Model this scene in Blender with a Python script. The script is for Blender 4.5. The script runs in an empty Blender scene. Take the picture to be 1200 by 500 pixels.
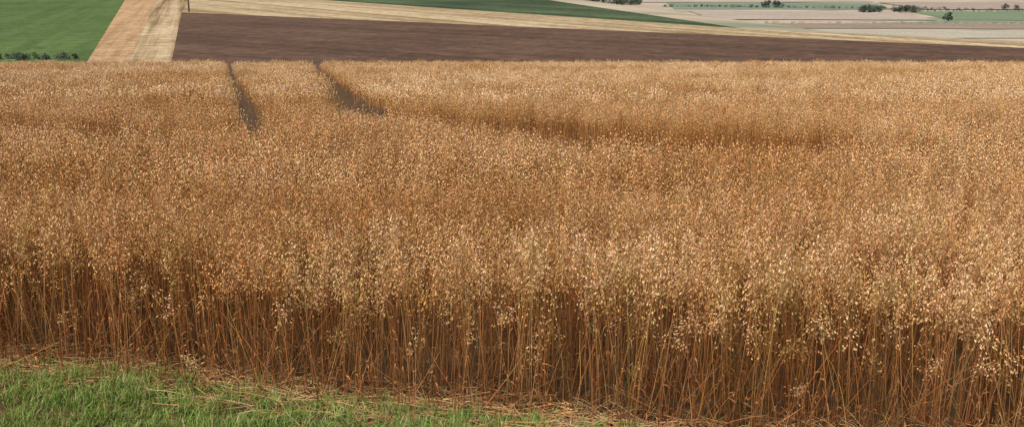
import bpy, math, random
import numpy as np
from mathutils import Vector, noise
random.seed(7); rng=np.random.default_rng(7)
S=bpy.context.scene
S.view_settings.view_transform='Standard'; S.view_settings.look='None'; S.view_settings.exposure=0

# ---------------- world / light ----------------
W=bpy.data.worlds.new("World"); S.world=W; W.use_nodes=True
nt=W.node_tree; bg=nt.nodes['Background']
sky=nt.nodes.new('ShaderNodeTexSky'); sky.sky_type='NISHITA'; sky.sun_disc=False
EL,AZ=math.radians(57),math.radians(218)   # azimuth clockwise from +Y
sky.sun_elevation=EL; sky.sun_rotation=AZ; sky.dust_density=5
nt.links.new(sky.outputs[0],bg.inputs[0]); bg.inputs[1].default_value=0.11
sl=bpy.data.lights.new("sun",'SUN'); sl.energy=3.6; sl.angle=math.radians(10); sl.color=(1,.95,.87)
so=bpy.data.objects.new("sun",sl); S.collection.objects.link(so)
d=Vector((math.sin(AZ)*math.cos(EL),math.cos(AZ)*math.cos(EL),math.sin(EL)))
so.rotation_euler=d.to_track_quat('Z','Y').to_euler(); so.location=(0,-20,30)

# ---------------- camera ----------------
cam=bpy.data.cameras.new("camera"); co=bpy.data.objects.new("camera",cam); S.collection.objects.link(co)
cam.lens=35.0; cam.sensor_width=36; cam.clip_end=40000; cam.clip_start=.05
co.location=(0,0,2.8); co.rotation_euler=(math.radians(90-13.96),0,0); S.camera=co

# ---------------- terrain ----------------
def sstep(t): t=np.clip(t,0,1); return t*t*(3-2*t)
CY=[-20000,0,129,186,227,424,620,12000]; CX=[20000,305,150,95,52,14,-24,-2300]
def height(x,y):
    x=np.asarray(x,float); y=np.asarray(y,float)
    k=np.maximum(y-6.0,0); near=-.0767*np.where(k<2,k*k/4,k-1)
    near=np.where(y>70,-.0767*63,near)
    z=near+(-11-(-.0767*63))*sstep((y-71)/32)
    xc=np.interp(y,CY,CX); z=z-49*sstep((x-xc)/250)*sstep((y-71)/60)
    return z
def axis(segs):
    out=[]
    for a,b,n in segs: out+=list(np.linspace(a,b,n,endpoint=False))
    return np.array(out+[segs[-1][1]])
ys=axis([(-3000,-100,8),(-100,0,10),(0,10,24),(10,110,80),(110,700,90),(700,3000,30),(3000,12000,6)])
xs=axis([(-9000,-600,8),(-600,-60,18),(-60,60,50),(60,700,80),(700,9000,14)])
X,Y=np.meshgrid(xs,ys); Z=height(X,Y)
V=np.stack([X.ravel(),Y.ravel(),Z.ravel()],1); nx=len(xs)
F=[(j*nx+i,j*nx+i+1,(j+1)*nx+i+1,(j+1)*nx+i) for j in range(len(ys)-1) for i in range(nx-1)]

def newmat(name,rough=.9):
    m=bpy.data.materials.new(name); m.use_nodes=True; t=m.node_tree
    b=t.nodes['Principled BSDF']; b.inputs['Roughness'].default_value=rough
    b.inputs['Specular IOR Level'].default_value=.15
    return m,t,b
def N(t,k,**kw):
    n=t.nodes.new(k)
    for a,v in kw.items(): setattr(n,a,v)
    return n
def ramp(t,fac,cols):
    r=N(t,'ShaderNodeValToRGB'); e=r.color_ramp.elements
    while len(e)<len(cols): e.new(.5)
    for i,(p,c) in enumerate(cols): e[i].position=p; e[i].color=(*c,1)
    t.links.new(fac,r.inputs[0]); return r.outputs[0]
def mix(t,mode,fac,a,b):
    m=N(t,'ShaderNodeMix',data_type='RGBA',blend_type=mode)
    for s,v in ((0,fac),(6,a),(7,b)):
        if hasattr(v,'links'): t.links.new(v,m.inputs[s])
        else: m.inputs[s].default_value=v if s==0 else (*v,1)
    return m.outputs[2]
def noise_tex(t,scale,detail=4,angle=0,stretch=(1,1,1),rough=.6):
    g=N(t,'ShaderNodeNewGeometry'); mp=N(t,'ShaderNodeMapping',vector_type='TEXTURE')
    mp.inputs['Rotation'].default_value=(0,0,angle); mp.inputs['Scale'].default_value=stretch
    t.links.new(g.outputs['Position'],mp.inputs[0])
    n=N(t,'ShaderNodeTexNoise'); n.inputs['Scale'].default_value=scale; n.inputs['Detail'].default_value=detail
    n.inputs['Roughness'].default_value=rough
    t.links.new(mp.outputs[0],n.inputs[0]); return n.outputs['Fac']
def field_mat(name,c1,c2,angle,rowscale=.8,blotch=.02,contrast=.35,dark=(.5,.5,.5)):
    m,t,b=newmat(name)
    base=ramp(t,noise_tex(t,blotch,5),[(.35,c1),(.65,c2)])
    rows=noise_tex(t,rowscale,4,angle,(1,80,1),.75)
    rc=ramp(t,rows,[(.38,dark),(.58,(1,1,1))])
    c=mix(t,'MULTIPLY',contrast,base,rc)
    fine=ramp(t,noise_tex(t,.35,7,rough=.95),[(.41,(.45,.45,.45)),(.59,(1.25,1.25,1.25))])
    c=mix(t,'MULTIPLY',.8,c,fine)
    t.links.new(c,b.inputs['Base Color']); return m

m,t,b=newmat("soil_and_plain")
near=ramp(t,noise_tex(t,7,6,rough=.75),[(.3,(.035,.022,.012)),(.55,(.09,.055,.026)),(.75,(.19,.125,.058))])
far=ramp(t,noise_tex(t,.006,3,.3,(1,.35,1)),[(.36,(.20,.22,.14)),(.5,(.39,.32,.23)),(.66,(.44,.37,.28))])  # far plain tones kept pale and greyish, haze mixed into the colour
g=N(t,'ShaderNodeNewGeometry'); sp=N(t,'ShaderNodeSeparateXYZ'); t.links.new(g.outputs['Position'],sp.inputs[0])
mr=N(t,'ShaderNodeMapRange'); t.links.new(sp.outputs[1],mr.inputs[0]); mr.inputs[1].default_value=80; mr.inputs[2].default_value=110
t.links.new(mix(t,'MIX',mr.outputs[0],near,far),b.inputs['Base Color'])
ground_mat=m
def mkobj(name,V,F,mat,parent=None,cols=None,link=True,smooth=False):
    me=bpy.data.meshes.new(name); me.from_pydata([tuple(v) for v in V],[],F); me.update()
    if cols is not None:
        a=me.color_attributes.new("Col",'FLOAT_COLOR','POINT')
        a.data.foreach_set('color',np.array([(c[0],c[1],c[2],1) for c in cols],dtype=np.float32).ravel())
    if smooth: me.polygons.foreach_set('use_smooth',[True]*len(me.polygons))
    me.materials.append(mat); o=bpy.data.objects.new(name,me)
    if link: S.collection.objects.link(o)
    if parent: o.parent=parent
    return o
mkobj("ground",V,F,ground_mat,smooth=True)

def sheet(name,poly,z,mat): return mkobj(name,[(x,y,z) for x,y in poly],[tuple(range(len(poly)))],mat)
A1=.306   # row direction angle of the left-hand fields
P=-11
sheet("green_crop_field",[(-47,104),(-231,620),(-900,620),(-900,104)],P+.05,
      field_mat("green_crop",(.075,.12,.033),(.11,.165,.048),A1,.25,.02,.5,(.6,.65,.5)))
sheet("farm_track",[(-42,104),(-47,104),(-231,620),(-213,620)],P+.07,
      field_mat("track_dirt",(.42,.26,.13),(.50,.33,.18),A1,.5,.05,.6,(.6,.55,.5)))
sheet("stubble_field",[(-36.5,104),(-42,104),(-213,620),(-191,620)],P+.05,
      field_mat("stubble_a",(.42,.31,.175),(.54,.41,.25),A1,.28,.05,.95,(.42,.34,.24)))
AB=math.atan2(188,134)
sheet("ploughed_field",[(150,104),(150,129),(88,173),(-100,307),(-36.5,104)],P+.09,
      field_mat("ploughed_soil",(.098,.056,.034),(.14,.083,.053),AB,.22,.04,.7,(.62,.58,.55)))
sheet("stubble_field",[(88,173),(150,129),(161,137),(95,186),(52,227),(-82,424),(-216,621),(-191,620),(-134,424),(-100,307)],P+.06,
      field_mat("stubble_b",(.42,.32,.18),(.54,.43,.27),math.atan2(134,197),.16,.03,.95,(.5,.42,.3)))
sheet("root_crop_field",[(52,227),(14,424),(-24,620),(-216,621),(-82,424)],P+.08,
      field_mat("root_crop",(.05,.075,.035),(.10,.135,.06),math.atan2(134,197),.16,.03,.8,(.4,.45,.4)))
Q=-60
def far_field(poly,c,k):  # distant field colours are desaturated to stand in for haze
    sheet("distant_field",poly,Q+.3+.1*k,field_mat("distant_field_%d"%k,tuple(v*.88 for v in c),c,.9,.04,.01,.45,(.75,.75,.75)))
far_field([(265,1751),(617,1751),(560,1480),(240,1500)],(.21,.26,.18),0)
far_field([(560,1424),(1000,1400),(900,1163),(520,1200)],(.19,.25,.15),1)
far_field([(240,1130),(900,1110),(800,1010),(235,1040)],(.31,.24,.18),2)
far_field([(215,1010),(800,980),(750,900),(200,890)],(.45,.41,.31),3)
far_field([(90,1640),(240,1640),(200,1250),(130,1250)],(.45,.37,.28),4)
far_field([(250,1440),(530,1400),(500,1190),(240,1210)],(.45,.37,.30),5)
far_field([(100,1900),(640,1980),(640,1790),(90,1770)],(.46,.40,.32),6)
far_field([(640,1780),(1200,1780),(1100,1480),(600,1480)],(.40,.32,.26),7)

# ---------------- distant trees ----------------
m,t,b=newmat("foliage")
oi=noise_tex(t,.6,3); t.links.new(ramp(t,oi,[(.3,(.055,.072,.058)),(.7,(.10,.12,.085))]),b.inputs['Base Color']); foliage=m  # leaf colour greyed to carry the distance haze
m,t,b=newmat("bark"); t.links.new(ramp(t,noise_tex(t,5),[(.3,(.06,.045,.03)),(.7,(.14,.11,.08))]),b.inputs['Base Color']); bark=m
def tree_mass(name,items,leaf=1.0,ncl=9):
    V=[];F=[];mi=[]
    for (x,y,z,h,w) in items:
        b0=len(V)
        for zz,r in ((0,.04*h),(.5*h,.02*h)):
            for a in range(6): V.append((x+r*math.cos(a*1.047),y+r*math.sin(a*1.047),z+zz))
        for a in range(6): F.append((b0+a,b0+(a+1)%6,b0+6+(a+1)%6,b0+6+a)); mi.append(1)
        cl=[(random.gauss(0,.28)*w,random.gauss(0,.28)*w,h*random.uniform(.25,.85),random.uniform(.16,.3)*w) for _ in range(ncl)]
        for cx,cy,cz,cr in cl:
            for _ in range(55):
                v=Vector((random.gauss(0,1),random.gauss(0,1),random.gauss(0,1))).normalized()*cr*random.uniform(.6,1.05)
                c=Vector((x+cx,y+cy,z+cz))+v; 
                if c.z<z+.1*h: c.z=z+.1*h
                s=leaf*h*random.uniform(.03,.07)
                u=Vector((random.gauss(0,1),random.gauss(0,1),random.gauss(0,1))).normalized(); q=u.orthogonal().normalized()
                k=len(V); V+= [c-u*s-q*s*.6,c+u*s-q*s*.6,c+u*s+q*s*.6,c-u*s+q*s*.6]; F.append((k,k+1,k+2,k+3)); mi.append(0)
    o=mkobj(name,V,F,foliage); o.data.materials.append(bark); o.data.polygons.foreach_set('material_index',mi)
R=random.uniform
tree_mass("distant_tree",[(509,1180,Q,12,11)])
tree_mass("distant_tree_row",[(R(482,560),R(1385,1410),Q,R(7,11),R(9,13)) for _ in range(15)])
tree_mass("distant_tree",[(717,1478,Q,10,9)]); tree_mass("distant_tree",[(730,1470,Q,8,9)])
tree_mass("distant_tree_row",[(R(385,412),R(1560,1575),Q,R(9,13),R(9,12)) for _ in range(4)])
tree_mass("distant_tree_row",[(R(70,215),R(1660,1700),Q,R(8,13),R(10,16)) for _ in range(22)])
tree_mass("hedgerow",[(240+i*9,1590-i*2.2,Q,R(2,5),R(5,9)) for i in range(45)])
tree_mass("hedgerow",[(560+i*9,1432,Q,R(2,5),R(5,9)) for i in range(40)])
tree_mass("hedgerow",[(235+i*10,1140-i*.6,Q,R(1,2.5),R(5,9)) for i in range(50)])
tree_mass("hedgerow",[(-100+i*1.1,153+R(-2,2),P,R(.8,1.6),R(1.5,2.5)) for i in range(18)]
          +[(-79+i*.9,152+R(-2,2),P,R(.5,1.0),R(1.0,2.0)) for i in range(15)],1.5,6)

# ---------------- pole ----------------
m,t,b=newmat("weathered_wood"); t.links.new(ramp(t,noise_tex(t,6),[(.3,(.07,.055,.045)),(.7,(.13,.11,.09))]),b.inputs['Base Color']); wood=m
V=[];F=[]
def tube(V,F,pts,rad,n=8):
    for j,(p,r) in enumerate(zip(pts,rad)):
        for a in range(n): V.append((p[0]+r*math.cos(a*2*math.pi/n),p[1]+r*math.sin(a*2*math.pi/n),p[2]))
        if j:
            b0=len(V)-2*n
            for a in range(n): F.append((b0+a,b0+(a+1)%n,b0+n+(a+1)%n,b0+n+a))
px,py=-99,311
tube(V,F,[(px,py,P),(px,py,P+8.5)],[.30,.22])
def box(V,F,c,s):
    k=len(V)
    for dx in(-1,1):
        for dy in(-1,1):
            for dz in(-1,1): V.append((c[0]+dx*s[0],c[1]+dy*s[1],c[2]+dz*s[2]))
    F+= [(k,k+1,k+3,k+2),(k+4,k+6,k+7,k+5),(k,k+4,k+5,k+1),(k+2,k+3,k+7,k+6),(k,k+2,k+6,k+4),(k+1,k+5,k+7,k+3)]
box(V,F,(px,py-.35,P+7.9),(1.1,.06,.07))
for dx in(-.95,0,.95): box(V,F,(px+dx,py-.35,P+8.08),(.05,.05,.1))
mkobj("utility_pole",V,F,wood)

# ---------------- oat plants ----------------
def plant_mat(name,trans=.25,patch=True):
    m,t,b=newmat(name,.75); b.inputs['Specular IOR Level'].default_value=.08
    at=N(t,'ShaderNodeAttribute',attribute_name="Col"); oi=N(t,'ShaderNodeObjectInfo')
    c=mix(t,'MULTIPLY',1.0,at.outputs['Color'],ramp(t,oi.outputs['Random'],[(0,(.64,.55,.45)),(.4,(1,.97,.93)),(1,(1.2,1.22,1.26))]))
    if patch:
        c=mix(t,'MULTIPLY',1.0,c,ramp(t,noise_tex(t,.25,3,.2,(1.8,1,1),.7),[(.38,(.82,.71,.57)),(.62,(1.08,1.13,1.22))]))
    t.links.new(c,b.inputs['Base Color'])
    if trans>0:
        tr=N(t,'ShaderNodeBsdfTranslucent'); t.links.new(c,tr.inputs[0])
        ms=N(t,'ShaderNodeMixShader'); ms.inputs[0].default_value=trans
        t.links.new(b.outputs[0],ms.inputs[1]); t.links.new(tr.outputs[0],ms.inputs[2])
        t.links.new(ms.outputs[0],t.nodes['Material Output'].inputs[0])
    return m
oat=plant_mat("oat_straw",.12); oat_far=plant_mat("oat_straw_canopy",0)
def rnd(c,s=.12):
    k=1+random.uniform(-s,s); return tuple(v*k*(1+random.uniform(-s,s)*.4) for v in c)
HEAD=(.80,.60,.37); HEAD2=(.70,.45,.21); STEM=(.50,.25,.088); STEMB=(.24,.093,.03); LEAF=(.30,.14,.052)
def quad(V,F,C,p,ax,wd,L,Wd,c,c2=None):
    k=len(V); V+=[p,p+ax*L*.45+wd*Wd,p+ax*L,p+ax*L*.45-wd*Wd]; F.append((k,k+1,k+2,k+3)); C+=[c2 or c,c,c,c]
def rv(): return Vector((random.gauss(0,1),random.gauss(0,1),random.gauss(0,1))).normalized()
def oat_plant(V,F,C,ox,oy,lod,heads=True):
    h=random.gauss(1.07,.075) if lod==0 else random.gauss(1.08,.06)
    if lod==0 and random.random()<.15: h*=R(.68,.88)
    a=R(0,6.28); lean=abs(random.gauss(0,.06))+.01
    bx,by=math.cos(a)*lean,math.sin(a)*lean
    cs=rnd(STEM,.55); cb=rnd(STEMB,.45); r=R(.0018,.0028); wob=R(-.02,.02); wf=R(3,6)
    def sp(tt): return Vector((ox+bx*tt*tt*1.6*h+wob*math.sin(tt*wf),oy+by*tt*tt*1.6*h+wob*math.cos(tt*wf)*.5,h*tt))
    ns=6 if lod==0 else 2
    t0=0 if lod<2 else .45
    n=3; 
    for j in range(ns+1):
        tt=t0+(1-t0)*j/ns; p=sp(tt); rr=r*(1.15-.8*tt)*(1 if lod==0 else 1.25)
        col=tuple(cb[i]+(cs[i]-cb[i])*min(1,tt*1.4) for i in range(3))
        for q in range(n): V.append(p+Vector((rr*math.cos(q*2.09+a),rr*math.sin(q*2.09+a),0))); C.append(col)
        if j:
            b0=len(V)-2*n
            for q in range(n): F.append((b0+q,b0+(q+1)%n,b0+n+(q+1)%n,b0+n+q))
    if lod==0:
        for _ in range(random.choice([1,2,2,3,4])):
            tt=R(.08,.78); p=sp(tt); la=R(0,6.28); dr=Vector((math.cos(la),math.sin(la),0)); sd=Vector((-dr.y,dr.x,0))
            L=R(.08,.24); w=R(.003,.007); lc=rnd(LEAF,.45); k0=len(V); up=R(-.2,1.2)
            for j in range(5):
                s=j/4; c=p+dr*L*s*(.55)*(1-.35*s)+Vector((0,0,L*(up*s*.6-1.25*s*s)))
                sdd=(sd*math.cos(s*2.5)+Vector((0,0,1))*math.sin(s*2.5)*.6)*w*(1-s*.85)
                V+=[c-sdd,c+sdd]; C+=[lc,lc]
                if j: F.append((k0+2*j-2,k0+2*j-1,k0+2*j+1,k0+2*j))
    if not heads: return
    pt=R(.74,.82)
    hc=rnd(HEAD,.16) if random.random()<.66 else rnd(HEAD2,.22)
    side=R(0,6.28)
    nodes=6 if lod==0 else 5
    for i in range(nodes):
        u=i/(nodes-1); p=sp(pt+(1.0-pt)*u)
        nb=(5,5,4,3,2,1)[i] if lod==0 else ((4,3,3,2,1)[i] if lod==1 else (2,2,2,2,1)[i])
        sh=(.74+.26*u,.64+.36*u,.46+.54*u)      # lower spikelets are yellower-brown
        hu=tuple(hc[q]*sh[q] for q in range(3))
        for _ in range(nb):
            ang=side+random.gauss(0,1.3); L=(.085*(1-u)+.02)*R(.6,1.25)
            dr=Vector((math.cos(ang),math.sin(ang),0))
            tip=p+dr*L*.75+Vector((0,0,L*R(-.3,.7)))
            if lod==0:
                k=len(V); w=Vector((-dr.y,dr.x,0))*.0006
                V+=[p-w,p+w,tip]; C+=[cs,cs,hu]; F.append((k,k+1,k+2))
            for s in range(2 if lod==0 else 1):
                q=p.lerp(tip,1 if s==0 else R(.45,.8)); 
                if s: q=q+Vector((0,0,-R(.004,.012)))
                ax=(Vector((0,0,-1))+dr*R(0,.5)+rv()*.35).normalized()
                wd=ax.cross(rv()).normalized(); nn=ax.cross(wd)
                Ls,Ws=(R(.018,.026),R(.0028,.0044)) if lod==0 else ((R(.021,.030),.0052) if lod==1 else (R(.030,.046),.010))
                c=rnd(hu,.22)
                if lod<2:
                    quad(V,F,C,q,(ax+nn*.28).normalized(),wd,Ls,Ws,c,cs); quad(V,F,C,q,(ax-nn*.28).normalized(),wd,Ls,Ws,rnd(c,.1),cs)
                else: quad(V,F,C,q,ax,wd,Ls,Ws,c)
def make_coll(name,n,plants,rad,lod,builder=oat_plant,mat=oat,**kw):
    col=bpy.data.collections.new(name)
    for i in range(n):
        V=[];F=[];C=[]
        for k in range(plants):
            a=R(0,6.28); r=rad*math.sqrt(random.random()) if plants>1 else 0
            builder(V,F,C,r*math.cos(a),r*math.sin(a),lod,**kw)
        o=mkobj("%s_part_%02d"%(name,i),V,F,mat,cols=C,link=False); col.objects.link(o)
    return col
def scatter(name,pts,rots,scl,col,n,parent=None):
    me=bpy.data.meshes.new(name); me.from_pydata([tuple(p) for p in pts],[],[])
    a=me.attributes.new("rot",'FLOAT_VECTOR','POINT'); a.data.foreach_set('vector',np.asarray(rots,dtype=np.float32).ravel())
    a=me.attributes.new("scl",'FLOAT_VECTOR','POINT'); a.data.foreach_set('vector',np.asarray(scl,dtype=np.float32).ravel())
    a=me.attributes.new("idx",'INT','POINT'); a.data.foreach_set('value',rng.integers(0,n,len(pts)).astype(np.int32))
    o=bpy.data.objects.new(name,me); S.collection.objects.link(o)
    if parent: o.parent=parent
    g=bpy.data.node_groups.new(name+"_gn",'GeometryNodeTree')
    g.interface.new_socket("Geometry",in_out='INPUT',socket_type='NodeSocketGeometry')
    g.interface.new_socket("Geometry",in_out='OUTPUT',socket_type='NodeSocketGeometry')
    gi=g.nodes.new('NodeGroupInput'); go=g.nodes.new('NodeGroupOutput'); ip=g.nodes.new('GeometryNodeInstanceOnPoints')
    ci=g.nodes.new('GeometryNodeCollectionInfo'); ci.inputs[0].default_value=col; ci.inputs['Separate Children'].default_value=True; ci.inputs['Reset Children'].default_value=True
    def na(nm,ty):
        k=g.nodes.new('GeometryNodeInputNamedAttribute'); k.data_type=ty; k.inputs[0].default_value=nm
        return [s for s in k.outputs if s.enabled and s.name=='Attribute'][0]
    L=g.links.new
    L(gi.outputs[0],ip.inputs['Points']); L(ci.outputs[0],ip.inputs['Instance']); ip.inputs['Pick Instance'].default_value=True
    L(na("idx",'INT'),ip.inputs['Instance Index']); L(na("rot",'FLOAT_VECTOR'),ip.inputs['Rotation']); L(na("scl",'FLOAT_VECTOR'),ip.inputs['Scale'])
    L(ip.outputs[0],go.inputs[0])
    md=o.modifiers.new("scatter",'NODES'); md.node_group=g
    return o

EX=[-30,-8,-3.72,-2.43,-1.44,0,.93,3.18,8,30]; EY=[10.5,7.2,6.68,6.48,6.12,5.82,5.66,5.38,4.8,2.5]
def edge(x): return np.interp(x,EX,EY)
TR=[([(-4.2,15.0),(-4.7,18),(-14.9,53),(-20,71)],.36),
    ([(-17,85),(-9.2,49),(-4.2,26)],.55),([(-4.2,26),(-3.1,21.5),(-2.3,19.5)],.75),
    ([(-2.3,19.5),(-1.4,18.4),(-.5,17.8)],1.15),
    ([(-.5,17.8),(.4,17.0),(1.2,16.0),(2.1,15.1),(2.8,14.7)],1.35),([(4.5,14.2),(6.5,13.3),(16,10.4)],.6),([(2.8,14.7),(4.5,14.2)],.85),
    ([(-16,21.5),(-9,18.0),(-6.5,16.0),(-5.2,15.0)],.7)]
def tram_d(x,y):
    r=np.full(len(x),99.)
    for pl,w in TR:
        for (x0,y0),(x1,y1) in zip(pl[:-1],pl[1:]):
            dx,dy=x1-x0,y1-y0; tt=np.clip(((x-x0)*dx+(y-y0)*dy)/(dx*dx+dy*dy),0,1)
            r=np.minimum(r,np.hypot(x-x0-tt*dx,y-y0-tt*dy)/(w*(1+.22*np.sin(x*3.1+y*1.7))))
    return r
def hn(x,y): 
    h=np.array([1+.17*noise.noise(Vector((a*.3,b*.5,0)))+.15*noise.noise(Vector((a*1.1,b*1.3,3)))+.10*noise.noise(Vector((a*2.9,b*2.9,7))) for a,b in zip(x,y)])
    # crop made shorter before the headland wheeling, taller behind, so its shaded gap shows
    hl=np.interp(x,[-2.9,-.5,1.2,2.8,6.5,16],[20.5,17.8,16.0,14.7,13.3,10.4])
    amp=np.interp(x,[-4,-2.9,-1,2.9,4.5,9],[.0,.13,.17,.17,.06,.02])
    h-=amp*np.clip(1-np.abs(y-hl+2.0)/2.2,0,1)
    h+=.4*amp*np.where((y>=hl)&(y<hl+3.2),1,0)
    return h
def zone(y0,y1,dens,marg,pad):
    w1=.53*y1+marg; n=int(dens*(y1-y0)*2*w1)
    x=rng.uniform(-w1,w1,n); y=rng.uniform(y0,y1,n)
    k=(np.abs(x)<.53*y+marg)&(y>edge(x)+pad+.10*np.sin(x*5.3)*np.sin(x*2.1+1)+.05*np.sin(x*13+2))&(tram_d(x,y)>1); x,y=x[k],y[k]
    return x,y,height(x,y),hn(x,y)
c0=make_coll("oat_plant",34,1,0,0); c1=make_coll("oat_clump",18,7,.13,1,mat=oat_far); c2=make_coll("oat_tuft",14,16,.24,2,mat=oat_far)
cb_=make_coll("bare_stalk",14,1,0,0,heads=False)
par=bpy.data.objects.new("oat_field",None); S.collection.objects.link(par)
def field(name,y0,y1,dens,marg,pad,col,n,tilt):
    x,y,z,h=zone(y0,y1,dens,marg,pad); k=len(x)
    tl=tilt*np.exp(rng.normal(0,.4,k))
    rot=np.stack([rng.normal(0,1,k)*tl,rng.normal(0,1,k)*tl,rng.uniform(0,6.28,k)],1)
    s=h*rng.normal(1,.035,k); scl=np.stack([np.ones(k),np.ones(k),s],1)
    o=scatter(name,np.stack([x,y,z],1),rot,scl,col,n,par); print(name,k); return o
field("near_oats",4.5,9,215,2.5,0,c0,34,.06)
field("middle_oats",9,22,22.5,3.0,0,c1,18,.03)
field("far_oats",22,70.5,6.2,5.0,0,c2,14,.02)

# leaning / broken stalks along the margin
def margin(name,k,off,sd,ts,smin,smax,col,n):
    x=rng.uniform(-8,7,k); y=edge(x)+rng.normal(off,sd,k)
    til=np.abs(rng.normal(0,ts,k)); az=rng.uniform(0,6.28,k)
    scatter(name,np.stack([x,y,height(x,y)],1),np.stack([til*np.cos(az),til*np.sin(az),rng.uniform(0,6.28,k)],1),np.stack([np.ones(k)]*2+[rng.uniform(smin,smax,k)],1),col,n,par)
margin("leaning_stalks",1100,.12,.17,.66,.35,.9,cb_,14)
margin("drooping_oats",280,.10,.14,.32,.6,.95,c0,34)

# straw litter
def straw(V,F,C,ox,oy,lod):
    a=R(0,6.28); L=R(.06,.35); dr=Vector((math.cos(a),math.sin(a),R(-.03,.16))); w=Vector((-dr.y,dr.x,0))*R(.0012,.0026); c=rnd((.44,.27,.13),.5)
    p=Vector((ox,oy,R(.004,.03))); k=len(V); u=Vector((0,0,.0025))
    m_=p+dr*L*.5+Vector((0,0,R(-.005,.02))); e=p+dr*L
    for q in (p,m_,e): V+=[q-w,q+u,q+w]; C+=[c,c,c]
    for j in (0,3): F+= [(k+j,k+j+1,k+j+4,k+j+3),(k+j+1,k+j+2,k+j+5,k+j+4)]
straw_m=plant_mat("straw",.1,False)
cst=make_coll("straw",10,14,.2,0,straw,straw_m)
k=850; x=rng.uniform(-9,8,k); y=edge(x)+rng.normal(.02,.13,k)-np.clip(x+.2,0,2)*rng.uniform(0,.22,k)
scatter("straw_litter",np.stack([x,y,height(x,y)],1),np.stack([np.zeros(k)]*2+[rng.uniform(0,6.28,k)],1),np.ones((k,3)),cst,10)

# ---------------- grass ----------------
def blade(V,F,C,ox,oy,lod):
    a=R(0,6.28); h=R(.03,.10); w=R(.0016,.0034); dr=Vector((math.cos(a),math.sin(a),0)); sd=Vector((-dr.y,dr.x,0)); bend=R(.1,1.1)
    c=rnd((.215,.34,.08),.35) if random.random()<.83 else rnd((.50,.42,.22),.3)
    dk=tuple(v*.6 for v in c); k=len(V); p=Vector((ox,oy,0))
    for j in range(3):
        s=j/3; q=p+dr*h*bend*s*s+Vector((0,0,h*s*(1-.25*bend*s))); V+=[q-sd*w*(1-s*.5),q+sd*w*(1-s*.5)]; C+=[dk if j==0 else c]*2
        if j: F.append((k+2*j-2,k+2*j-1,k+2*j+1,k+2*j))
    V.append(p+dr*h*bend+Vector((0,0,h*(1-.3*bend)))); C.append(c); F.append((k+4,k+5,k+6))
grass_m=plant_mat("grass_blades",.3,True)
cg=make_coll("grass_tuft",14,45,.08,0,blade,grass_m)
k=17000; x=rng.uniform(-9,7,k); y=rng.uniform(2.5,8,k)
dn=np.array([noise.noise(Vector((a*1.3,b*1.3,9)))+.5*noise.noise(Vector((a*4,b*4,2))) for a,b in zip(x,y)])
e=edge(x)-np.clip(x+.1,0,1.6)*.22
keep=(y<e+.12+.25*dn-.15*rng.random(k))&(dn>-.42+.3*rng.random(k)); x,y,dn=x[keep],y[keep],dn[keep]; k=len(x)
sc=(1+.7*dn)*rng.uniform(.5,1.3,k)
scatter("grass",np.stack([x,y,height(x,y)],1),np.stack([rng.normal(0,.12,k),rng.normal(0,.12,k),rng.uniform(0,6.28,k)],1),np.stack([np.ones(k)*1.0,np.ones(k)*1.0,sc],1),cg,14)
